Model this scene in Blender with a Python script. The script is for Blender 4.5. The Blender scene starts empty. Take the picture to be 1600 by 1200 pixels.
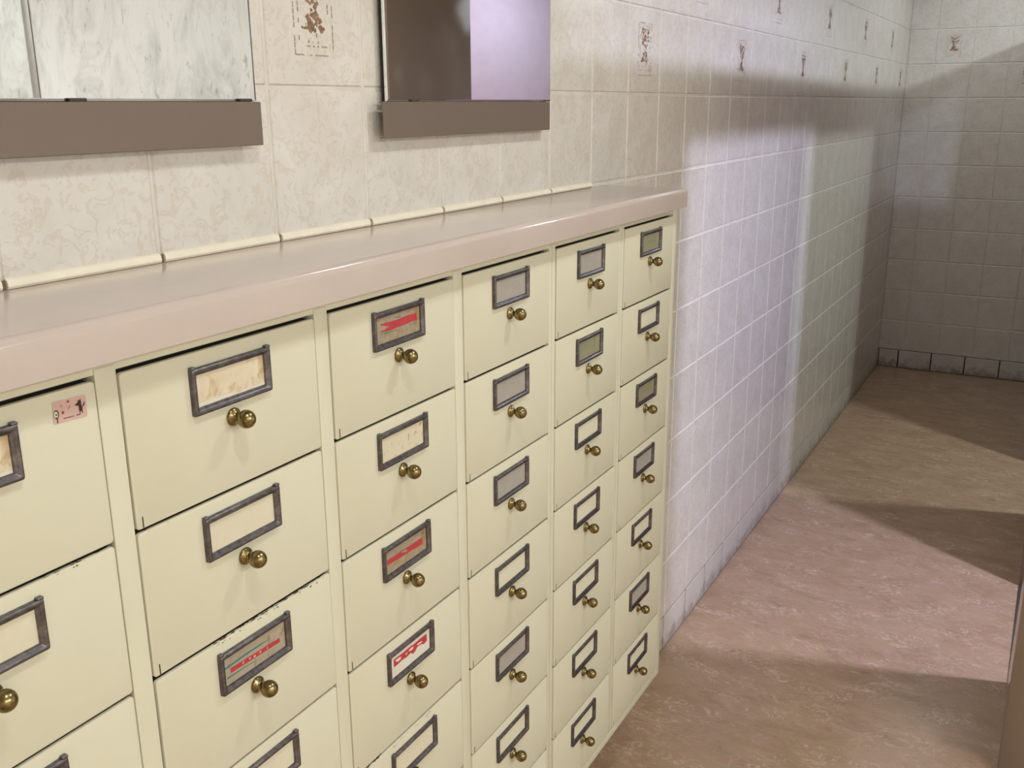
import bpy, bmesh, math, random
from mathutils import Vector, Matrix

# ------------------------------------------------------------------ helpers
scene = bpy.context.scene
COL = scene.collection
random.seed(7)

def link(name, mesh, mat=None, parent=None):
    o = bpy.data.objects.new(name, mesh)
    COL.objects.link(o)
    if mat is not None:
        for m in (mat if isinstance(mat, (list, tuple)) else [mat]):
            mesh.materials.append(m)
    if parent is not None:
        o.parent = parent
    return o

def empty(name, loc=(0, 0, 0)):
    o = bpy.data.objects.new(name, None)
    COL.objects.link(o)
    o.location = loc
    o.empty_display_size = 0.1
    return o

def tag(o, label=None, cat=None, group=None, kind=None):
    if label: o['label'] = label
    if cat: o['category'] = cat
    if group: o['group'] = group
    if kind: o['kind'] = kind
    return o

class MB:
    """collects faces, ends as ONE mesh"""
    def __init__(self):
        self.v, self.f, self.m, self.s = [], [], [], []
    def poly(self, pts, mi=0, smooth=False):
        b = len(self.v)
        self.v += [tuple(p) for p in pts]
        self.f.append(tuple(range(b, b + len(pts))))
        self.m.append(mi); self.s.append(smooth)
    def grid(self, rings, mi=0, smooth=True, closed=True):
        """list of equally long loops -> quads"""
        b = len(self.v); n = len(rings[0])
        for r in rings: self.v += [tuple(p) for p in r]
        for i in range(len(rings) - 1):
            for j in range(n if closed else n - 1):
                k = (j + 1) % n
                self.f.append((b + i*n + j, b + i*n + k, b + (i+1)*n + k, b + (i+1)*n + j))
                self.m.append(mi); self.s.append(smooth)
    def bm(self, bm, mi=0, smooth=False):
        b = len(self.v)
        bm.verts.index_update(); bm.normal_update()
        self.v += [tuple(v.co) for v in bm.verts]
        for f in bm.faces:
            self.f.append(tuple(b + v.index for v in f.verts))
            flat = max(abs(c) for c in f.normal) > .9999          # the big faces stay flat, only bevels are smooth
            self.m.append(mi); self.s.append(smooth and not flat)
        bm.free()
    def box(self, x0, x1, y0, y1, z0, z1, bevel=0.0, seg=2, mi=0, smooth=None):
        bm = bmesh.new()
        bmesh.ops.create_cube(bm, size=1)
        for v in bm.verts:
            v.co = Vector((x0 + (v.co.x + .5)*(x1 - x0), y0 + (v.co.y + .5)*(y1 - y0), z0 + (v.co.z + .5)*(z1 - z0)))
        if bevel > 0:
            bmesh.ops.bevel(bm, geom=list(bm.edges), offset=bevel, segments=seg, profile=.5, affect='EDGES')
        self.bm(bm, mi, bevel > 0 if smooth is None else smooth)
    def mesh(self, name):
        me = bpy.data.meshes.new(name)
        me.from_pydata(self.v, [], self.f)
        me.polygons.foreach_set('material_index', self.m)
        me.polygons.foreach_set('use_smooth', self.s)
        me.update()
        return me
    def build(self, name, mat, parent=None):
        me = self.mesh(name)
        o = link(name, me, mat, parent)
        try:
            if any(self.s): me.set_sharp_from_angle(angle=math.radians(40))
        except Exception: pass
        return o

# ------------------------------------------------------------------ materials
def newmat(name):
    m = bpy.data.materials.new(name); m.use_nodes = True
    nt = m.node_tree
    for n in list(nt.nodes): nt.nodes.remove(n)
    out = nt.nodes.new('ShaderNodeOutputMaterial')
    p = nt.nodes.new('ShaderNodeBsdfPrincipled')
    nt.links.new(p.outputs[0], out.inputs[0])
    return m, nt, p

def N(nt, kind, **kw):
    n = nt.nodes.new(kind)
    for k, v in kw.items():
        if k.startswith('i_'):
            key = k[2:]
            n.inputs[int(key) if key.isdigit() else key.replace('_', ' ')].default_value = v
        else: setattr(n, k, v)
    return n

def ramp(nt, fac, stops):
    r = nt.nodes.new('ShaderNodeValToRGB')
    el = r.color_ramp.elements
    while len(el) > 1: el.remove(el[-1])
    el[0].position = stops[0][0]; el[0].color = (*stops[0][1], 1)
    for p, c in stops[1:]:
        e = el.new(p); e.color = (*c, 1)
    nt.links.new(fac, r.inputs[0])
    return r

def coords(nt, scale=(1, 1, 1), rot=(0, 0, 0)):
    t = N(nt, 'ShaderNodeTexCoord')
    mp = N(nt, 'ShaderNodeMapping')
    mp.inputs['Scale'].default_value = scale
    mp.inputs['Rotation'].default_value = rot
    nt.links.new(t.outputs['Object'], mp.inputs[0])
    return mp.outputs[0]

def noise(nt, co, scale, detail=4, rough=.55, dist=0.0):
    n = N(nt, 'ShaderNodeTexNoise')
    n.inputs['Scale'].default_value = scale; n.inputs['Detail'].default_value = detail
    n.inputs['Roughness'].default_value = rough; n.inputs['Distortion'].default_value = dist
    nt.links.new(co, n.inputs['Vector'])
    return n.outputs['Fac']

def mixc(nt, fac, a, b, mode='MIX'):
    m = N(nt, 'ShaderNodeMix', data_type='RGBA', blend_type=mode)
    for sock, val in ((0, fac), (6, a), (7, b)):
        if hasattr(val, 'links') or hasattr(val, 'is_linked'): nt.links.new(val, m.inputs[sock])
        elif sock == 0: m.inputs[0].default_value = val
        else: m.inputs[sock].default_value = (*val, 1)
    return m.outputs[2]

def bump(nt, p, h, strength=.1, dist=.002):
    b = N(nt, 'ShaderNodeBump'); b.inputs['Strength'].default_value = strength; b.inputs['Distance'].default_value = dist
    nt.links.new(h, b.inputs['Height']); nt.links.new(b.outputs[0], p.inputs['Normal'])

def plain(name, c, rough=.5, metal=0.0, spec=.5, vary=0.06, vscale=30, bmp=0):
    m, nt, p = newmat(name)
    co = coords(nt)
    n = noise(nt, co, vscale)
    r = ramp(nt, n, [(.3, tuple(x*(1-vary) for x in c)), (.7, tuple(min(1, x*(1+vary)) for x in c))])
    nt.links.new(r.outputs[0], p.inputs['Base Color'])
    p.inputs['Roughness'].default_value = rough; p.inputs['Metallic'].default_value = metal
    p.inputs['Specular IOR Level'].default_value = spec
    if bmp: bump(nt, p, n, bmp)
    return m

def tile_material(name, a, b, rough=.16, fleck=(.57, .47, .33)):
    m, nt, p = newmat(name)
    co = coords(nt)
    big = noise(nt, co, 11, 3, .6, .6)
    r = ramp(nt, big, [(.32, a), (.68, b)])
    fl = noise(nt, co, 38, 6, .68, 1.9)              # curly beige flecks of the glaze
    fr = ramp(nt, fl, [(.52, (0, 0, 0)), (.58, (1, 1, 1)), (.64, (0, 0, 0))])
    amt = N(nt, 'ShaderNodeMath', operation='MULTIPLY'); amt.inputs[1].default_value = .42
    nt.links.new(fr.outputs[0], amt.inputs[0])
    c = mixc(nt, amt.outputs[0], r.outputs[0], fleck)
    nt.links.new(c, p.inputs['Base Color'])
    p.inputs['Roughness'].default_value = rough
    p.inputs['Specular IOR Level'].default_value = .45
    bump(nt, p, noise(nt, co, 14, 2), .05, .004)
    return m

M = {}
M['tile'] = tile_material('glazed_wall_tile', (.69, .655, .585), (.77, .745, .685))
M['grout'] = plain('tile_grout', (.71, .67, .59), .7, vary=.10, vscale=18)
def skirting():
    m, nt, p = newmat('skirting_tile')
    co = coords(nt)
    r = ramp(nt, noise(nt, co, 9, 3), [(.3, (.62, .59, .535)), (.7, (.70, .67, .61))])
    sep = N(nt, 'ShaderNodeSeparateXYZ'); nt.links.new(co, sep.inputs[0])
    mr = N(nt, 'ShaderNodeMapRange'); nt.links.new(sep.outputs['Z'], mr.inputs['Value'])
    mr.inputs['From Min'].default_value = 0; mr.inputs['From Max'].default_value = .085; mr.inputs['To Min'].default_value = .40; mr.inputs['To Max'].default_value = 0
    ad = N(nt, 'ShaderNodeMath', operation='ADD'); nt.links.new(mr.outputs[0], ad.inputs[0]); nt.links.new(noise(nt, co, 20, 6, .7, .6), ad.inputs[1])
    d = ramp(nt, ad.outputs[0], [(.62, (0, 0, 0)), (.92, (.75, .75, .75))])      # mop stains near the floor
    nt.links.new(mixc(nt, d.outputs[0], r.outputs[0], (.20, .17, .14)), p.inputs['Base Color'])
    p.inputs['Roughness'].default_value = .3
    return m
M['base_tile'] = skirting()
M['base_grout'] = plain('dirty_grout', (.10, .085, .07), .9, vary=.3)
M['motif'] = plain('brown_tile_print', (.27, .15, .085), .3, vary=.45, vscale=90)
M['motif_line'] = plain('tan_tile_print', (.42, .33, .22), .3, vary=.3, vscale=120)
M['caulk'] = plain('cream_sealant', (.86, .80, .64), .45, vary=.05)
M['caulk_gap'] = plain('dark_sealant_gap', (.16, .13, .09), .8)

def cabinet_paint():
    m, nt, p = newmat('cream_paint')
    co = coords(nt)
    n = noise(nt, co, 7, 3)
    r = ramp(nt, n, [(.3, (.695, .67, .505)), (.7, (.725, .70, .535))])
    v = N(nt, 'ShaderNodeTexVoronoi', feature='F1'); v.inputs['Scale'].default_value = 42
    nt.links.new(co, v.inputs['Vector'])
    spots = ramp(nt, v.outputs['Distance'], [(.0, (1, 1, 1)), (.055, (0, 0, 0))])
    sel = ramp(nt, noise(nt, co, 11, 2), [(.58, (0, 0, 0)), (.62, (1, 1, 1))])
    ml = N(nt, 'ShaderNodeMath', operation='MULTIPLY'); nt.links.new(spots.outputs[0], ml.inputs[0]); nt.links.new(sel.outputs[0], ml.inputs[1])
    ml2 = N(nt, 'ShaderNodeMath', operation='MULTIPLY'); nt.links.new(ml.outputs[0], ml2.inputs[0]); ml2.inputs[1].default_value = .55
    c = mixc(nt, ml2.outputs[0], r.outputs[0], (.28, .24, .15))
    nt.links.new(c, p.inputs['Base Color'])
    p.inputs['Roughness'].default_value = .42; p.inputs['Specular IOR Level'].default_value = .35
    bump(nt, p, noise(nt, co, 160, 2), .04, .0006)
    return m
M['paint'] = cabinet_paint()
M['chip'] = plain('chipped_brown', (.13, .09, .04), .8, vary=.5, vscale=200)
M['slit'] = plain('seam_gap_shade', (.03, .025, .018), .9)  # folded slits, and shade put into the colour behind the drawer gaps

def laminate():
    m, nt, p = newmat('pink_beige_laminate')
    co = coords(nt)
    n = noise(nt, co, 6, 5, .6)
    r = ramp(nt, n, [(.3, (.565, .475, .42)), (.7, (.605, .51, .455))])
    nt.links.new(r.outputs[0], p.inputs['Base Color'])
    p.inputs['Roughness'].default_value = .14; p.inputs['Specular IOR Level'].default_value = .55
    return m
M['counter'] = laminate()

def brass():
    m, nt, p = newmat('aged_brass')
    co = coords(nt)
    n = noise(nt, co, 210, 4, .6)
    r = ramp(nt, n, [(.3, (.15, .112, .045)), (.55, (.29, .225, .10)), (.8, (.40, .325, .165))])
    nt.links.new(r.outputs[0], p.inputs['Base Color'])
    p.inputs['Metallic'].default_value = 1; p.inputs['Roughness'].default_value = .27
    bump(nt, p, n, .06, .0008)
    return m
M['brass'] = brass()

def steel():
    m, nt, p = newmat('dull_steel')
    co = coords(nt)
    n = noise(nt, co, 120, 5, .65)
    r = ramp(nt, n, [(.32, (.105, .095, .098)), (.55, (.185, .172, .178)), (.8, (.30, .285, .285))])
    nt.links.new(r.outputs[0], p.inputs['Base Color'])
    p.inputs['Metallic'].default_value = .9; p.inputs['Roughness'].default_value = .36
    bump(nt, p, n, .08, .0006)
    return m
M['steel'] = steel()

def card(name, a, b, stain, amount, scale=60, rough=.5):
    m, nt, p = newmat(name)
    co = coords(nt)
    base = ramp(nt, noise(nt, co, 40, 3), [(.3, a), (.7, b)])
    st = ramp(nt, noise(nt, co, scale, 5, .65, .8), [(1-amount-.06, (0, 0, 0)), (1-amount+.08, (1, 1, 1))])
    c = mixc(nt, st.outputs[0], base.outputs[0], stain)
    nt.links.new(c, p.inputs['Base Color'])
    p.inputs['Roughness'].default_value = rough
    return m
M['card_torn'] = card('torn_cream_card', (.70, .60, .42), (.80, .71, .53), (.55, .40, .22), .42, 34)
M['card_plain'] = card('cream_card', (.72, .67, .50), (.76, .71, .54), (.60, .52, .34), .22)
M['card_speck'] = card('speckled_card', (.70, .64, .46), (.74, .68, .50), (.33, .20, .08), .36, 110)
M['card_brown'] = card('browned_card', (.34, .28, .20), (.42, .36, .26), (.33, .22, .09), .44, 38)
M['card_tan'] = card('tan_card', (.38, .32, .24), (.45, .39, .29), (.30, .24, .14), .40, 70)
M['card_white'] = card('white_card', (.72, .69, .58), (.78, .75, .64), (.60, .56, .42), .25, 60)
M['card_grey'] = card('grey_plastic_card', (.40, .37, .32), (.45, .42, .37), (.35, .29, .24), .32, 70, .25)
M['card_olive'] = card('olive_card', (.29, .275, .17), (.35, .335, .215), (.22, .20, .12), .36, 60, .3)
M['red'] = plain('red_print', (.50, .045, .055), .5, vary=.15, vscale=120)
M['teal'] = plain('teal_print', (.04, .21, .16), .5, vary=.15)
M['script'] = plain('pale_script', (.72, .55, .44), .5)
M['pencil'] = plain('dark_mark', (.10, .08, .05), .7)
M['stk_pink'] = plain('pink_sticker_paper', (.66, .45, .39), .45, vary=.05, vscale=80)
M['stk_brown'] = plain('sticker_brown', (.055, .013, .012), .5)
M['stk_red'] = plain('sticker_red', (.33, .02, .03), .5)
M['stk_yellow'] = plain('sticker_yellow', (.55, .33, .09), .5)
M['stk_green'] = plain('sticker_green', (.035, .045, .025), .5)
M['stk_white'] = plain('sticker_white', (.72, .72, .58), .5)

def mirror_mat():
    m, nt, p = newmat('mirror_glass')
    co = coords(nt)
    r = ramp(nt, noise(nt, co, 3, 2), [(.3, (.87, .89, .88)), (.7, (.89, .905, .895))])
    nt.links.new(r.outputs[0], p.inputs['Base Color'])
    p.inputs['Metallic'].default_value = 1; p.inputs['Roughness'].default_value = .012
    return m
M['mirror'] = mirror_mat()
M['black'] = plain('black_backing', (.012, .013, .012), .6)
M['ledge'] = plain('taupe_anodised_rail', (.215, .168, .135), .42, metal=.25, vary=.03, vscale=6)
M['clip'] = plain('dark_rubber_clip', (.05, .045, .035), .6)

def brown_panel():
    m, nt, p = newmat('brown_laminate_panel')
    co = coords(nt)
    r = ramp(nt, noise(nt, co, 5, 4), [(.3, (.235, .172, .128)), (.7, (.255, .188, .140))])
    nt.links.new(r.outputs[0], p.inputs['Base Color'])
    p.inputs['Roughness'].default_value = .13; p.inputs['Specular IOR Level'].default_value = .4
    return m
M['brown'] = brown_panel()
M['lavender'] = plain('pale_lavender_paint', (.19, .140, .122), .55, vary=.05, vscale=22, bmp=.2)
M['ceil'] = plain('white_ceiling_paint', (.78, .76, .72), .8, vary=.02)
M['lobby'] = plain('cream_wall_paint', (.72, .68, .60), .7, vary=.04)

def marble():
    m, nt, p = newmat('grey_veined_marble')
    co = coords(nt, (1, 1, .55), (math.radians(24), 0, 0))
    n1 = noise(nt, co, 6, 8, .70, 1.0)
    r = ramp(nt, n1, [(.30, (.42, .43, .42)), (.43, (.64, .65, .64)), (.56, (.80, .81, .80)), (.8, (.84, .845, .83))])
    co2 = coords(nt, (1, 2.6, .9), (math.radians(24), 0, 0))
    n2 = noise(nt, co2, 15, 6, .66, .8)
    v = ramp(nt, n2, [(.28, (.30, .315, .315)), (.41, (1, 1, 1))])
    c = mixc(nt, .9, r.outputs[0], v.outputs[0], 'MULTIPLY')
    nt.links.new(c, p.inputs['Base Color'])
    p.inputs['Roughness'].default_value = .45
    return m
M['marble'] = marble()
M['trim_metal'] = plain('grey_metal_strip', (.27, .25, .23), .45, metal=.5)

def floor_mat():
    m, nt, p = newmat('marbled_linoleum')
    co = coords(nt, (1.9, 1, 1), (0, 0, math.radians(-10)))
    base = ramp(nt, noise(nt, co, 5, 6, .62, 1.0), [(.30, (.34, .220, .126)), (.5, (.41, .276, .168)), (.72, (.46, .319, .204))])
    pinkf = ramp(nt, noise(nt, co, 13, 7, .68, 1.8), [(.50, (0, 0, 0)), (.62, (1, 1, 1))])
    f1 = N(nt, 'ShaderNodeMath', operation='MULTIPLY'); f1.inputs[1].default_value = .6
    nt.links.new(pinkf.outputs[0], f1.inputs[0])
    c = mixc(nt, f1.outputs[0], base.outputs[0], (.47, .27, .205))
    def veins(c, sc, wid, dist, amt, col, lo, hi):
        v = ramp(nt, noise(nt, co, sc, 7, .64, dist), [(.5 - wid, (0, 0, 0)), (.50, (1, 1, 1)), (.5 + wid, (0, 0, 0))])
        sel = ramp(nt, noise(nt, co, sc*.9, 4, .6), [(lo, (0, 0, 0)), (hi, (1, 1, 1))])
        a = N(nt, 'ShaderNodeMath', operation='MULTIPLY'); nt.links.new(v.outputs[0], a.inputs[0]); nt.links.new(sel.outputs[0], a.inputs[1])
        b = N(nt, 'ShaderNodeMath', operation='MULTIPLY'); nt.links.new(a.outputs[0], b.inputs[0]); b.inputs[1].default_value = amt
        return mixc(nt, b.outputs[0], c, col)
    c = veins(c, 7, .022, 2.8, .78, (.74, .59, .48), .44, .62)
    c = veins(c, 15, .030, 2.4, .42, (.66, .52, .41), .48, .64)
    dk = ramp(nt, noise(nt, co, 17, 6, .7, 1.4), [(.58, (0, 0, 0)), (.70, (1, 1, 1))])
    f4 = N(nt, 'ShaderNodeMath', operation='MULTIPLY'); nt.links.new(dk.outputs[0], f4.inputs[0]); f4.inputs[1].default_value = .55
    c = mixc(nt, f4.outputs[0], c, (.24, .14, .095))
    nt.links.new(c, p.inputs['Base Color'])
    p.inputs['Roughness'].default_value = .24; p.inputs['Specular IOR Level'].default_value = .45
    bump(nt, p, noise(nt, coords(nt), 60, 3), .05, .002)
    return m
M['floor'] = floor_mat()
M['threshold'] = plain('dark_threshold', (.06, .05, .045), .5)

# ------------------------------------------------------------------ measured layout (metres)
TX0, TW = .5857, .2            # a vertical tile joint on the long wall, tile width
TZ0, TH = 1.6598, .19324       # a horizontal tile joint, tile height
ZB = .1180                     # top of the skirting tiles
XE = 6.1056                    # end wall
XW = -2.6                      # wall behind the camera
H = 2.52                       # ceiling
YP = -.95                      # face of the brown partition
YL = -4.4                      # far side of the entrance area
D = .173                       # cabinet front
X0, CW, CG = -.128, .2999, .02545
ZT, RH = 1.4036, .16065
HC = 1.4623                    # worktop top

# ------------------------------------------------------------------ tiled walls
def tile_wall(name, mat4, us, vs, grout=.0028, bev=.0034, deco=(), motif_seed=1, mats=None, kind='structure', back=.12, rnd=1):
    """tiles bounded by us (along) and vs (up); local frame: x along, y = outwards, z up"""
    mb = MB(); g = grout/2
    rg = random.Random(motif_seed)
    for i in range(len(us) - 1):
        for j in range(len(vs) - 1):
            a, b, c, d = us[i] + g, us[i+1] - g, vs[j] + g, vs[j+1] - g
            if b - a < .004 or d - c < .004: continue
            e = min(bev, (b - a)*.3, (d - c)*.3)
            tilt = rg.uniform(-.0004, .0004)
            def ring(k, y): return [(a + k, y, c + k), (b - k, y, c + k), (b - k, y, d - k), (a + k, y, d - k)]
            r0, r1, r2 = ring(0, -.0040), ring(e*.35, -.0014), ring(e, 0.0)
            mb.grid([r0, r1, r2], 0, True); mb.poly(r2, 0, False)
            if (i, j) in deco: motif(mb, a, b, c, d, rg)
    u0, u1, v0, v1 = us[0], us[-1], vs[0], vs[-1]
    y1 = -.0016; y0 = -back
    mb.box(u0, u1, y0, y1, v0, v1, 0, mi=1, smooth=False)
    for k in range(len(mb.v)):
        mb.v[k] = tuple(mat4 @ Vector(mb.v[k]))
    o = mb.build(name, mats or [M['tile'], M['grout'], M['motif'], M['motif_line']])
    tag(o, kind=kind)
    return o

def motif(mb, a, b, c, d, rg):
    """small brown printed plant in a dashed frame, on one tile"""
    w, h = b - a, d - c; cnt = [0]
    def P(s, t): return (a + s*w, .0002 + cnt[0]*.0000025, c + t*h)
    def blob(s, t, r, mi=2, el=1.0):
        n = 6; ph = rg.uniform(0, 6); cnt[0] += 1
        mb.poly([P(s + r*math.cos(ph + k*6.283/n)*rg.uniform(.5, 1.1), t + el*r*math.sin(ph + k*6.283/n)*rg.uniform(.5, 1.1)) for k in range(n)], mi)
    def half(t):                       # silhouette half width at height t (0..1)
        if t < .06: return .95
        if t < .30: return .80 - (t - .06)*1.6
        if t < .42: return .30
        if t < .62: return .30 + (t - .42)*3.0
        return .95
    def dens(t):
        return .95 if t < .32 else .62
    s0, s1, t0, t1 = .385, .645, .375, .77
    for k in range(330):
        t = rg.random(); s = rg.uniform(-1, 1)
        if abs(s) > half(t) or rg.random() > dens(t): continue
        blob((s0 + s1)/2 + s*(s1 - s0)/2, t0 + t*(t1 - t0), rg.uniform(.006, .020), 2, rg.uniform(.5, 1.6))
    for k in range(8):                 # roots
        blob(rg.uniform(.42, .58), rg.uniform(.30, .37), rg.uniform(.004, .009), 3, 1.5)
    def dash(p, q, gap):
        n = 14
        for k in range(n):
            if rg.random() < gap: continue
            u, v = k/n, (k + .8)/n
            x0_, z0_ = p[0] + (q[0]-p[0])*u, p[1] + (q[1]-p[1])*u
            x1_, z1_ = p[0] + (q[0]-p[0])*v, p[1] + (q[1]-p[1])*v
            th = .0042
            if abs(q[0]-p[0]) > abs(q[1]-p[1]): mb.poly([P(x0_, z0_-th), P(x1_, z1_-th), P(x1_, z1_+th), P(x0_, z0_+th)], 3)
            else: mb.poly([P(x0_-th, z0_), P(x0_+th, z0_), P(x1_+th, z1_), P(x1_-th, z1_)], 3)
    for (l, r, bo, to, gap) in ((.315, .715, .215, .83, .25), (.36, .668, .275, .795, .55)):
        dash((l, bo), (r, bo), gap); dash((l, to), (r, to), gap); dash((l, bo), (l, to), gap); dash((r, bo), (r, to), gap)

def seq(lo, hi, phase, step):
    k = math.ceil((lo - phase)/step + 1e-6); out = [lo]
    while phase + k*step < hi - 1e-6:
        out.append(phase + k*step); k += 1
    out.append(hi); return out

vs = [ZB] + [TZ0 - k*TH for k in range(7, -6, -1) if TZ0 - k*TH < H - .02] + [H]
# long wall: local x = -X so that local y points out of the wall (towards -Y)
us = seq(-XE - .003, -XW, -TX0, TW)
def col_of(i): return round((-us[i] - TX0)/TW) - 1         # tile column index counted along +X
j_row0 = next(j for j in range(len(vs) - 1) if abs(vs[j] - TZ0) < 1e-4)
deco = set()
for i in range(len(us) - 1):
    c = col_of(i)
    if c == 0 or (c >= 6 and c % 4 == 2): deco.add((i, j_row0))
    if c >= 8 and c % 4 == 0: deco.add((i, j_row0 + 1))
R_left = Matrix(((-1, 0, 0, 0), (0, -1, 0, 0), (0, 0, 1, 0), (0, 0, 0, 1)))
tile_wall('wall_left', R_left, us, vs, deco=deco, motif_seed=3)
# end wall: outwards = -X, along = -Y ... local x along -Y reversed
R_end = Matrix(((0, -1, 0, XE), (1, 0, 0, 0), (0, 0, 1, 0), (0, 0, 0, 1)))
ue = seq(-2.45, .003, -.15, TW)
dec2 = set()
for i in range(len(ue) - 1):
    mid = (ue[i] + ue[i+1])/2
    if abs(mid + .25) < .02 or abs(mid + 1.05) < .02: dec2.add((i, j_row0 + 1))
    if abs(mid + .65) < .02 or abs(mid + 1.45) < .02: dec2.add((i, j_row0))
tile_wall('wall_far', R_end, ue, vs, deco=dec2, motif_seed=11)
# skirting tiles with dark joints
tile_wall('baseboard_left', R_left, us, [0, ZB], grout=.0042, bev=.003, mats=[M['base_tile'], M['base_grout']], back=.10)
tile_wall('baseboard_far', R_end, seq(-2.45, 0.0, -.121, .195), [0, ZB], grout=.006, bev=.003, mats=[M['base_tile'], M['base_grout']], back=.10)

# ------------------------------------------------------------------ floor, ceiling, other walls
mb = MB(); mb.box(XW, XE + .1, YL, .08, -.1, 0.0)
tag(mb.build('floor', M['floor']), kind='structure')
mb = MB(); mb.box(XW, XE + .1, YL, .08, H, H + .1)
tag(mb.build('ceiling', M['ceil']), kind='structure')
mb = MB(); mb.box(XW - .1, XW, YL, .08, 0, H)
tag(mb.build('wall_entry', M['lobby']), kind='structure')
mb = MB(); mb.box(XW - .1, 2.30, YL - .1, YL, 0, H)
tag(mb.build('wall_lobby', M['lobby']), kind='structure')

# marble clad return wall beside the partition (seen in the mirrors)
XM = 2.05
mb = MB()
for (a, b) in ((-2.468, -1.06), (-4.2, -2.507)):
    mb.box(XM, XM + .03, a, b, 0, H, .002)
mb.box(XM + .03, XM + .14, YL, -1.0, 0, H)
wm = tag(mb.build('wall_marble', M['marble']), kind='structure')
mb = MB(); mb.box(XM - .004, XM + .03, -2.507, -2.468, 0, H, .001)
mb.build('metal_strip', M['trim_metal'], wm)
R_ret = Matrix(((0, -1, 0, XM), (1, 0, 0, 0), (0, 0, 1, 0), (0, 0, 0, 1)))
M['tile_grey'] = tile_material('grey_wall_tile', (.34, .355, .32), (.39, .40, .365), .2, (.33, .34, .30))
tile_wall('wall_return', R_ret, [-1.06, -1.01, YP - .0455], seq(0, H, 1.785, .127), grout=.003, bev=.002, back=.04, mats=[M['tile_grey'], M['grout']])

# brown partition with two doorways, a header and a threshold
mb = MB()
J = ((2.05, 2.497), (3.178, 3.889), (4.552, XE))
ZH, ZP = 2.041, 2.106
for a, b in J: mb.box(a, b, YP - .045, YP, 0, ZH + .001, .002)
mb.box(2.05, XE, YP - .045, YP, ZH, ZP, .002)
mb.box(2.036, 2.0495, -1.06, YP - .0005, 0, 1.0, .002)             # low return panel at the free end
wr = tag(mb.build('wall_right', M['brown']), kind='structure')
mb = MB()
for a, b in ((2.497, 3.178), (3.889, 4.552)): mb.box(a, b, YP - .012, YP, 0, .006, .001)
mb.build('threshold', M['threshold'], wr)
# walls between and behind the cubicles
mb = MB()
mb.box(2.26, XE, -2.45, -2.40, 0, H)
for x in (3.42, 4.82): mb.box(x, x + .04, -2.40, YP - .045, 0, ZP, .002)
mb.box(2.26, 2.30, -2.40, YP - .045, 0, ZP, .002)
tag(mb.build('wall_inner', M['lavender']), kind='structure')

# ------------------------------------------------------------------ cream locker cabinet
cab = empty('locker_cabinet', (0, 0, 0))
tag(cab, 'long cream painted wall cabinet of small drawers with brass knobs under pinkish worktop', 'cabinet')
CX0, CX1 = X0 - CW - .0254, X0 + 6*CW - CG + .0225
ZC0 = ZT - 7*RH - .0195
YF = -(D - .0012)
ZR = 1.4215
ZB0 = ZT - 7*RH - .0012
mb = MB()
mb.box(CX0, CX0 + .0254 - .0012, YF, -.006, ZC0, ZR, .0008)              # left side
mb.box(CX1 - .0228, CX1, YF - .0004, -.0015, ZC0, ZR, .0012)                     # right side
mb.box(CX0 + .024, CX1 - .0220, YF + .0003, -.006, ZC0, ZB0, .0010)      # bottom
mb.box(CX0 + .024, CX1 - .0220, YF + .0012, -.006, ZT + .0022, ZR, .0006)  # top rail, set back
for c in range(0, 6):                                                    # uprights between the columns
    xs = X0 + c*CW + (CW - CG)
    xs0, xs1 = xs + .0010, xs + CG - .0010
    zs0, zs1 = ZB0 + .0002, ZT + .0075
    if c < 3: mb.box(xs0, xs1, YF, YF + .030, zs0, zs1, .0010)
    else:
        mid = (xs0 + xs1)/2
        mb.box(xs0, mid - .0005, YF, YF + .030, zs0, zs1, .0010)
        mb.box(mid + .0005, xs1, YF, YF + .030, zs0, zs1, .0010)
xs = X0 - CG
mb.box(xs + .0010, xs + CG - .0010, YF, YF + .030, ZB0 + .0002, ZT + .0075, .0010)
mb.box(CX0 + .024, CX1 - .0220, -.006, -.0015, ZC0, ZR, 0, mi=1)         # back and shelves coloured dark to deepen the shade in the gaps
for r in range(0, 7):
    mb.box(CX0 + .024, CX1 - .0220, YF + .010, -.006, ZT - r*RH - .0014, ZT - r*RH - .0002, 0, mi=1)
mb.build('carcass', [M['paint'], M['slit']], cab)

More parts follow.
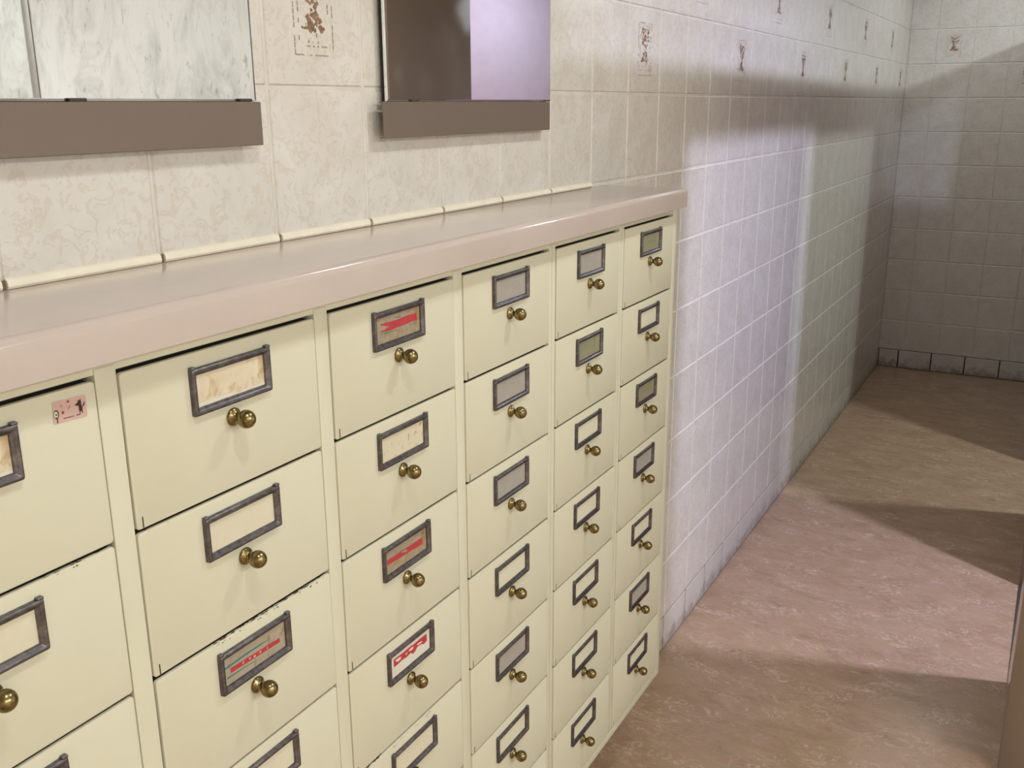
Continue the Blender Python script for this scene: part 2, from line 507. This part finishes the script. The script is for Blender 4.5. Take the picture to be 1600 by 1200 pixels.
DW, DH = CW - CG, RH - .0040
def drawer_mesh(chips=None, seed=0):
    """front at local y=0, centre of the top edge at the origin"""
    mb = MB()
    bm = bmesh.new(); bmesh.ops.create_cube(bm, size=1)
    for v in bm.verts:
        v.co = Vector((v.co.x*(DW - .0016), (v.co.y + .5)*.0045, (v.co.z - .5)*DH))
    ve = [e for e in bm.edges if abs(e.verts[0].co.y - e.verts[1].co.y) > .004]
    bmesh.ops.bevel(bm, geom=ve, offset=.0035, segments=3, profile=.5, affect='EDGES')
    fe = [e for e in bm.edges if all(v.co.y < .0001 for v in e.verts)]
    bmesh.ops.bevel(bm, geom=fe, offset=.0012, segments=2, profile=.5, affect='EDGES')
    mb.bm(bm, 0, True)
    mb.box(-DW/2 + .0022, DW/2 - .0022, .0044, .150, -DH + .001, -.001, 0, mi=2)  # body behind the front, coloured dark so the gaps look shaded
    # folded-metal slit near the lower left corner
    x = -DW/2 + .0075; z = -DH
    mb.poly([(x, -.0003, z + .001), (x + .0013, -.0003, z + .001), (x + .0013, -.0003, z + .0125), (x, -.0003, z + .0125)], 2)
    if chips:
        rg = random.Random(seed)
        for (xa, xb, za, zb, n, rmax) in chips:
            for k in range(n):
                cx = rg.uniform(xa, xb); r = rg.uniform(.0006, rmax)
                if zb > -.001 and k % 3:                     # along the top edge, worn through to brown
                    cy = .0042 - .0036*rg.random()**2
                    mb.poly([(cx + r*rg.uniform(.8, 2.6)*math.cos(q*1.047), min(.0044, max(.0006, cy + .7*r*rg.uniform(.4, 1.2)*math.sin(q*1.047))), .0002 + .000003*k) for q in range(6)], 1)
                else:
                    cz = zb - (zb - za)*rg.random()**1.7
                    mb.poly([(cx + r*rg.uniform(.5, 1.4)*math.cos(q*1.047), -.0002 - .000003*k, min(-.0010, cz + r*.6*rg.uniform(.4, 1.2)*math.sin(q*1.047))) for q in range(6)][::1], 1)
    me = mb.mesh('drawer')
    for m in (M['paint'], M['chip'], M['slit']): me.materials.append(m)
    me.set_sharp_from_angle(angle=math.radians(40))
    return me

FW, FH = .112, .0490
def holder_mesh():
    mb = MB()
    def ring(ix, iz, y, r=.0):
        a, b = FW/2 - ix, FH/2 - iz
        return [(-a, y, -b), (a, y, -b), (a, y, b), (-a, y, b)]
    def rr(inset, y, rad):
        a, b = FW/2 - inset, FH/2 - inset; pts = []
        for (sx, sz, st) in ((1, 1, 0), (-1, 1, 90), (-1, -1, 180), (1, -1, 270)):
            for k in range(4):
                an = math.radians(st + k*30)
                pts.append((sx*(a - rad) + rad*math.cos(an), y, sz*(b - rad) + rad*math.sin(an)))
        return pts
    rings = [rr(0, 0, .002), rr(.0000, -.0042, .002), rr(.0008, -.0056, .002), rr(.0030, -.0060, .0016),
             rr(.0050, -.0046, .0013), rr(.0064, -.0030, .001), rr(.0072, -.0030, .0008), rr(.0078, -.0012, .0006), rr(.0078, 0, .0006)]
    mb.grid(rings, 0, True)
    # open slot behind the top edge, folded corners
    mb.box(-FW/2, -FW/2 + .006, -.0055, -.0002, FH/2 - .001, FH/2 + .0022, .0008)
    mb.box(FW/2 - .006, FW/2, -.0055, -.0002, FH/2 - .001, FH/2 + .0022, .0008)
    me = mb.mesh('label_holder'); me.materials.append(M['steel'])
    me.set_sharp_from_angle(angle=math.radians(50))
    return me
def knob_mesh():
    prof = [(0, 0), (.0097, 0), (.0099, .0010), (.0097, .0022), (.0086, .0032), (.0062, .0045), (.0046, .0062), (.0042, .0080), (.0044, .0092)]
    cy, R_ = .0186, .0100
    for k in range(1, 13):
        a = math.radians(-66 + k*(156/12))
        prof.append((R_*math.cos(a), cy + R_*math.sin(a)))
    n = 28; mb = MB()
    mb.grid([[(max(r, 1e-5)*math.cos(6.28319*j/n), -y, max(r, 1e-5)*math.sin(6.28319*j/n)) for j in range(n)] for r, y in prof], 0, True)
    me = mb.mesh('knob'); me.materials.append(M['brass'])
    return me
ME_H, ME_K = holder_mesh(), knob_mesh()

IW, IH = FW - .0140, FH - .0140       # card size (slightly larger than the opening)
VW, VH = FW - .0156, FH - .0156       # visible opening
def card_mesh(base, polys=()):
    mb = MB()
    mb.box(-IW/2, IW/2, -.0009, -.0002, -IH/2, IH/2)
    mats = [M[base]]
    for lay, (mk, pts) in enumerate(polys):
        if M[mk] not in mats: mats.append(M[mk])
        mb.poly([((s - .5)*VW, -.00100 - .00002*lay, (t - .5)*VH) for s, t in pts], mats.index(M[mk]))
    me = mb.mesh('label_card')
    for m in mats: me.materials.append(m)
    return me
def strip(sa, ta0, ta1, sb, tb0, tb1, rough=.02, n=14, seed=1):
    rg = random.Random(seed)
    up = [(sa + (sb-sa)*k/n, ta1 + (tb1-ta1)*k/n + (rg.uniform(-rough, rough) if 0 < k < n else 0)) for k in range(n+1)]
    lo = [(sa + (sb-sa)*k/n, ta0 + (tb0-ta0)*k/n + (rg.uniform(-rough, rough) if 0 < k < n else 0)) for k in range(n+1)]
    return up + lo[::-1]
def script_marks(x0, x1, t0, t1, n, seed, mk='script'):
    rg = random.Random(seed); out = []
    for k in range(n):
        s = x0 + (x1-x0)*(k + .5)/n; t = t0 + (t1-t0)*(k+.5)/n
        for q in range(2):
            a, b = rg.uniform(-.02, .02), rg.uniform(-.03, .03)
            w, h = rg.uniform(.006, .02), rg.uniform(.015, .045)
            out.append((mk, [(s+a-w, t+b-h), (s+a+w*.3, t+b-h*1.2), (s+a+w, t+b+h), (s+a-w*.2, t+b+h*.6)]))
    return out

CARDS = {
 'torn': card_mesh('card_torn', [('card_white', strip(.0, .0, .10, 1., .0, .05, .05, 12, 5))]),
 'plain': card_mesh('card_plain'),
 'speck': card_mesh('card_speck'),
 'grey': card_mesh('card_grey'),
 'olive': card_mesh('card_olive', script_marks(.40, .66, .52, .56, 3, 4, 'pencil')),
 'olive_plain': card_mesh('card_olive'),
 'red_torn': card_mesh('card_brown', [
     ('red', [(.09, .76), (.2, .765), (.45, .74), (.70, .775), (.94, .76), (.94, .46), (.82, .46), (.62, .44), (.45, .43), (.30, .40), (.10, .44), (.09, .49), (.22, .52), (.29, .56), (.24, .63), (.12, .70)]),
     ('teal', strip(.42, .83, .86, .56, .80, .84, .005, 4)), ('teal', strip(.1, .34, .38, .46, .33, .36, .008, 8)), ('teal', strip(.76, .36, .38, .92, .36, .38, .004, 4))]),
 'red_teal': card_mesh('card_tan', [
     ('teal', [(.01, .60), (.01, .68), (.35, .715), (.60, .705), (.76, .66), (.60, .655), (.35, .645)]),
     ('red', strip(.09, .37, .55, .91, .29, .46, .006, 10)),
     ('teal', [(.03, .23), (.03, .29), (.3, .27), (.68, .16), (.3, .235)])] + script_marks(.26, .72, .46, .40, 5, 8)),
 'red_scuffed': card_mesh('card_brown', [
     ('red', strip(.03, .42, .64, .90, .32, .63, .012, 14, 6)),
     ('card_brown', [(.36, .62), (.42, .60), (.50, .57), (.52, .50), (.46, .47), (.44, .53), (.38, .55)]), ('pencil', [(.30, .64), (.36, .66), (.44, .69), (.40, .64)]), ('pencil', [(.90, .78), (.93, .80), (.94, .84), (.91, .83)])]),
 'red_white': card_mesh('card_white', [
     ('red', [(.07, .47), (.07, .83), (.2, .82), (.32, .80), (.46, .82), (.60, .79), (.75, .81), (.93, .80), (.93, .46), (.85, .40), (.78, .50), (.68, .53), (.62, .42), (.56, .36), (.50, .50), (.40, .46), (.28, .50), (.16, .47)]),
     ('card_white', [(.10, .74), (.16, .74), (.25, .73), (.24, .60), (.18, .58), (.13, .66)]),
     ('card_white', [(.44, .70), (.50, .72), (.58, .71), (.55, .60), (.47, .62)]), ('card_white', [(.66, .66), (.76, .66), (.82, .58), (.70, .58)]), ('card_white', [(.36, .66), (.42, .67), (.41, .61), (.36, .60)])]),
}
# which card is behind each holder, rows top to bottom; None = the drawer shows through
CONTENT = {
 0: ['torn', 'plain', 'grey', None, 'plain', None, None],
 1: ['torn', 'plain', 'card?', None, None, None, None],
 2: ['torn', 'plain', 'red_teal', 'plain', None, None, None],
 3: ['red_torn', 'speck', 'red_scuffed', 'red_white', 'plain', None, None],
 4: ['grey', 'grey', 'grey', None, 'grey', None, None],
 5: ['grey', 'olive_plain', None, None, None, None, None],
 6: ['olive', None, 'olive', 'grey', None, 'grey', None],
}
CONTENT[1][2] = 'grey'
CHIPS = {
 (2, 2): [(-.06, .125, -.0030, .0002, 80, .0024)],
 (1, 1): [(.06, .13, -.0025, .0002, 26, .0018)],
 (3, 4): [(-.130, -.075, -.012, .0002, 44, .0022), (-.05, .05, -.0075, -.0015, 22, .0013)],
 (2, 1): [(-.13, -.09, -.0022, .0002, 5, .0012)],
}
LABEL_CARD = {'torn': 'stained cream card with a torn edge', 'red_torn': 'brown stained card with torn red strip',
              'red_teal': 'tan card with red strip and teal lines', 'red_scuffed': 'brown card with scuffed red strip',
              'red_white': 'white card with ragged red strip', 'speck': 'cream card with brown specks',
              'grey': 'grey card', 'olive': 'olive card with faint dark marks', 'olive_plain': 'olive grey card', 'plain': 'blank cream card'}
D_PLAIN = drawer_mesh()
rnd = random.Random(21)
drawers = {}
for c in range(0, 7):
    for r in range(7):
        me = drawer_mesh(CHIPS[(c, r)], 10*c + r) if (c, r) in CHIPS else D_PLAIN
        d = link('drawer', me, None, cab)
        xc = X0 + (c - 1)*CW + DW/2
        d.location = (xc, -D + rnd.uniform(-.0006, .0006), ZT - r*RH - .0020)
        drawers[(c, r)] = d
        if (c, r) in CHIPS: d['label'] = 'drawer with chipped paint along its top edge'
        h = link('label_holder', ME_H, None, d); h.location = (rnd.uniform(-.001, .001), 0, -.0150 - FH/2 + rnd.uniform(-.0006, .0006))
        h.rotation_euler = (0, rnd.uniform(-.006, .006), 0)
        k = link('knob', ME_K, None, d); k.location = (-.0006, 0, -.0796)
        k.rotation_euler = (0, rnd.uniform(0, 6.28), 0)
        kind = CONTENT[c][r]
        if kind:
            cd = link('label_card', CARDS[kind], None, d); cd.location = h.location; cd.rotation_euler = h.rotation_euler
            cd['label'] = LABEL_CARD[kind]

# sticker on the top drawer of the column at the left edge
def sticker(parent):
    mb = MB()
    W_, H_ = .0345, .0205
    mats = [M[k] for k in ('stk_pink', 'stk_brown', 'stk_red', 'stk_yellow', 'stk_green', 'stk_white')]
    def P(s, t, l=0): return ((s - .5)*W_, -.0003 - .00012*l, (t - .5)*H_)
    out = []
    for (cx, cz, st) in ((.94, .90, 0), (.06, .90, 90), (.06, .10, 180), (.94, .10, 270)):
        for k in range(4):
            an = math.radians(st + 30*k); out.append(P(cx + .055*math.cos(an), cz + .095*math.sin(an)))
    mb.poly(out[::-1], 0)
    back = [(x, 0, z) for x, y, z in out]
    mb.grid([out, back], 0, False)
    def shape(pts, mi, l=1): mb.poly([P(s, t, l) for s, t in pts], mi)
    def star(s, t, r, mi):
        pts = []
        for k in range(10):
            a = math.radians(90 + 36*k + 12); q = r if k % 2 == 0 else r*.45
            pts.append((s + q*math.cos(a), t + q*math.sin(a)*W_/H_))
        shape(pts, mi)
    star(.26, .74, .055, 3); star(.46, .86, .052, 2); star(.29, .44, .060, 2)
    # music note
    for s, t in ((.455, .545), (.485, .61)): shape([(s + .018*math.cos(k), t + .024*math.sin(k)) for k in (0, 1, 2, 3, 4, 5)], 1)
    shape([(.497, .60), (.506, .60), (.506, .69), (.497, .69)], 1)
    # tree: dark ring crown with pale inside, trunk
    shape([(.10 + .080*math.cos(k*.524), .42 + .20*math.sin(k*.524)) for k in range(12)], 4)
    shape([(.088 + .058*math.cos(k*.524), .41 + .155*math.sin(k*.524)) for k in range(12)], 5, 2)
    shape([(.07, .44), (.10, .47), (.125, .40), (.09, .36)], 4, 3)
    shape([(.105, .05), (.135, .05), (.13, .24), (.17, .34), (.12, .29), (.05, .33), (.105, .22)], 4, 3)
    # brown animal standing, ears up, tail raised
    shape([(.64, .62), (.69, .68), (.735, .72), (.745, .83), (.775, .79), (.80, .82), (.825, .86), (.835, .75), (.845, .66), (.82, .60), (.73, .57)], 1)
    shape([(.755, .60), (.835, .62), (.865, .44), (.855, .30), (.765, .30), (.755, .44)], 1, 2)
    shape([(.865, .46), (.925, .54), (.945, .64), (.935, .72), (.91, .64), (.875, .54)], 1)
    shape([(.775, .31), (.80, .31), (.795, .22), (.77, .22)], 1); shape([(.84, .31), (.862, .31), (.875, .21), (.845, .21)], 1)
    # illegible line of dark lettering
    x = .30
    rg = random.Random(2)
    while x < .80:
        w = rg.uniform(.015, .032)
        if not (.60 < x < .66): shape([(x, .155), (x + w, .155), (x + w, .155 + rg.uniform(.03, .055)), (x, .155 + rg.uniform(.03, .055))], 1)
        x += w + .008
    s = mb.build('sticker', mats, parent)
    s['label'] = 'small pink sticker with brown animal, tree and stars'
    dx, dz = .1177, 1.3828
    s.location = (dx - parent.location.x, 0, dz - parent.location.z)
    s.rotation_euler = (0, math.radians(2.5), 0)
sticker(drawers[(1, 0)])

# ------------------------------------------------------------------ worktop and sealant
mb = MB()
CTX1 = 1.662
bm = bmesh.new(); bmesh.ops.create_cube(bm, size=1)
for v in bm.verts:
    v.co = Vector((CX0 - .004 + (v.co.x + .5)*(CTX1 - CX0 + .004), -.199 + (v.co.y + .5)*.198, 1.4218 + (v.co.z + .5)*(HC - 1.4218)))
ed = [e for e in bm.edges if all(v.co.y < -.19 for v in e.verts) or all(v.co.x > 1.6 for v in e.verts)]
ed = [e for e in ed if not all(v.co.y > -.1 for v in e.verts) and not all(v.co.z < 1.43 for v in e.verts)]
bmesh.ops.bevel(bm, geom=ed, offset=.010, segments=5, profile=.5, affect='EDGES')
mb.bm(bm, 0, True)
tag(mb.build('worktop', M['counter']), 'glossy pinkish beige laminate worktop along the top of the cream drawer cabinet', 'worktop')

mb = MB()
x = TX0 - 5*TW
while x < 1.585:
    a, b = x + .003, x + TW - .003
    pr = [(-.0005, 0.0), (-.0045, .0005), (-.0060, .0030), (-.0050, .0085), (-.0020, .0110), (.0, .0112)]
    mb.grid([[(a, y, HC + z) for y, z in pr], [(b, y, HC + z) for y, z in pr]], 0, True, closed=False)
    mb.poly([(a, y, HC + z) for y, z in pr][::-1]); mb.poly([(b, y, HC + z) for y, z in pr])
    mb.box(b, b + .006, -.0022, .0, HC + .0002, HC + .009, 0, mi=1)
    x += TW
tag(mb.build('trim_1', [M['caulk'], M['caulk_gap']]), kind='structure')

# ------------------------------------------------------------------ mirrors
def wall_mirror(x0, x1, rail0, label, yaw=0.0):
    ht = 2.26
    t = empty('wall_mirror', ((x0 + x1)/2, -.001, 1.5895))
    tag(t, label, 'mirror', 'mirrors with taupe bottom rails above the worktop')
    w = (x1 - x0)/2; off = -.0042 if yaw else 0
    mb = MB(); mb.box(-w + .0006, w - .0006, -.0092, -.0045 if yaw else 0, .0535, ht - 1.5895 - .001)
    bk = mb.build('backing', M['black'], t); bk.rotation_euler = (0, 0, yaw); bk.location.y = off
    mb = MB()                                            # plate with ground bevel
    z0, z1 = .0528, ht - 1.5895
    rin = lambda k, y: [(-w + k, y, z0 + k), (w - k, y, z0 + k), (w - k, y, z1 - k), (-w + k, y, z1 - k)]
    mb.grid([rin(0, -.0093), rin(0, -.0125), rin(.0030, -.0132)], 0, False); mb.poly(rin(.0030, -.0132), 0)
    g = mb.build('mirror_glass', M['mirror'], t)
    g.rotation_euler = (0, 0, yaw); g.location.y = off
    mb = MB()                                            # rail: folded sheet, open at the ends
    a, b = rail0 - (x0 + x1)/2, w - .001
    pr = [(-.0120, 0), (-.0195, 0), (-.0205, .0010), (-.0205, .0512), (-.0195, .0522), (-.0140, .0522), (-.0140, .0508), (-.0190, .0508), (-.0190, .0014), (-.0120, .0014)]
    mb.grid([[(a, y, z) for y, z in pr], [(b, y, z) for y, z in pr]], 0, False)
    mb.poly([(a, y, z) for y, z in pr]); mb.poly([(b, y, z) for y, z in pr][::-1])
    for cx in (-.6*w, .6*w): mb.box(cx - .02, cx + .02, -.0192, 0, .012, .040)
    mb.build('bottom_rail', M['ledge'], t)
    for cx in ((-w + .07 if x0 > .5 else -.262 + w - .0), w - .022):
        mb = MB(); mb.box(cx - .010, cx + .010, -.0175, -.0138, .0515, .0560, .0006)
        mb.build('clip', M['clip'], t)
    return t
wall_mirror(.012, .5485, -.004, 'wall mirror at the left edge, reflecting grey veined marble')
wall_mirror(.8235, 1.3450, .8030, 'wall mirror reflecting a dark brown panel and a lavender wall', -.0155)

# ------------------------------------------------------------------ lights
def point(name, loc, power, color, r=.04):
    l = bpy.data.lights.new(name, 'POINT'); l.energy = power; l.color = color; l.shadow_soft_size = r
    o = bpy.data.objects.new(name, l); COL.objects.link(o); o.location = loc
    return o
def area(name, loc, power, color, sx, sy, rot=(0, 0, 0)):
    l = bpy.data.lights.new(name, 'AREA'); l.shape = 'RECTANGLE'; l.size = sx; l.size_y = sy; l.energy = power; l.color = color
    o = bpy.data.objects.new(name, l); COL.objects.link(o); o.location = loc; o.rotation_euler = rot
    return o
WARM = (.95, .985, 1.0)
def disk(name, loc, power, color, d=.11):
    l = bpy.data.lights.new(name, 'AREA'); l.shape = 'DISK'; l.size = d; l.energy = power; l.color = color
    o = bpy.data.objects.new(name, l); COL.objects.link(o); o.location = loc
    return o
disk('ceiling_lamp', (.05, -.80, 2.46), 4.8, WARM, .09)
disk('ceiling_lamp', (1.2, -.90, 2.46), 6.8, WARM, .09)
area('lobby_fill', (-1.2, -3.2, 2.50), 44, WARM, 1.2, .6)  # unseen fill added for broad ambient light in the lobby
area('lobby_fill', (.4, -3.5, 2.50), 60, WARM, 1.2, .6)  # second added fill, evens out the light on the lower drawers
disk('cubicle_light', (2.713, -1.70, 2.40), 47, (.87, .90, 1.28))
disk('cubicle_light', (4.08, -1.65, 2.40), 24, (.90, 1.02, 1.0))
disk('cubicle_light', (5.45, -1.65, 2.40), 13, (.95, 1.0, .97))  # added to brighten the end wall, no known lamp here

area('corridor_fill', (5.3, -.5, 2.51), 4.6, (.94, 1.0, 1.06), 1.2, .6)  # soft fill added to lift the ambient light at the corridor end

world = bpy.data.worlds.new('world'); scene.world = world; world.use_nodes = True
world.node_tree.nodes['Background'].inputs[0].default_value = (.5, .5, .5, 1)
world.node_tree.nodes['Background'].inputs[1].default_value = .02

# ------------------------------------------------------------------ camera
f_px, roll, pitch, yaw = 1531.64, -.00539, -.27761, .50629
fw = Vector((math.cos(pitch)*math.cos(yaw), math.cos(pitch)*math.sin(yaw), math.sin(pitch)))
ri = Vector((math.sin(yaw), -math.cos(yaw), 0)); up = ri.cross(fw)
r2 = ri*math.cos(roll) + up*math.sin(roll); u2 = up*math.cos(roll) - ri*math.sin(roll)
cd = bpy.data.cameras.new('camera'); cam = bpy.data.objects.new('camera', cd); COL.objects.link(cam)
cam.matrix_world = Matrix(((r2.x, u2.x, -fw.x, -.41009), (r2.y, u2.y, -fw.y, -.90748), (r2.z, u2.z, -fw.z, 1.63669), (0, 0, 0, 1)))
cd.sensor_width = 36; cd.sensor_fit = 'HORIZONTAL'; cd.lens = f_px/1600*36; cd.clip_start = .01
scene.camera = cam

vsn = scene.view_settings
vsn.view_transform = 'Standard'; vsn.look = 'None'; vsn.gamma = 1; vsn.use_curve_mapping = False
vsn.exposure = 0.0
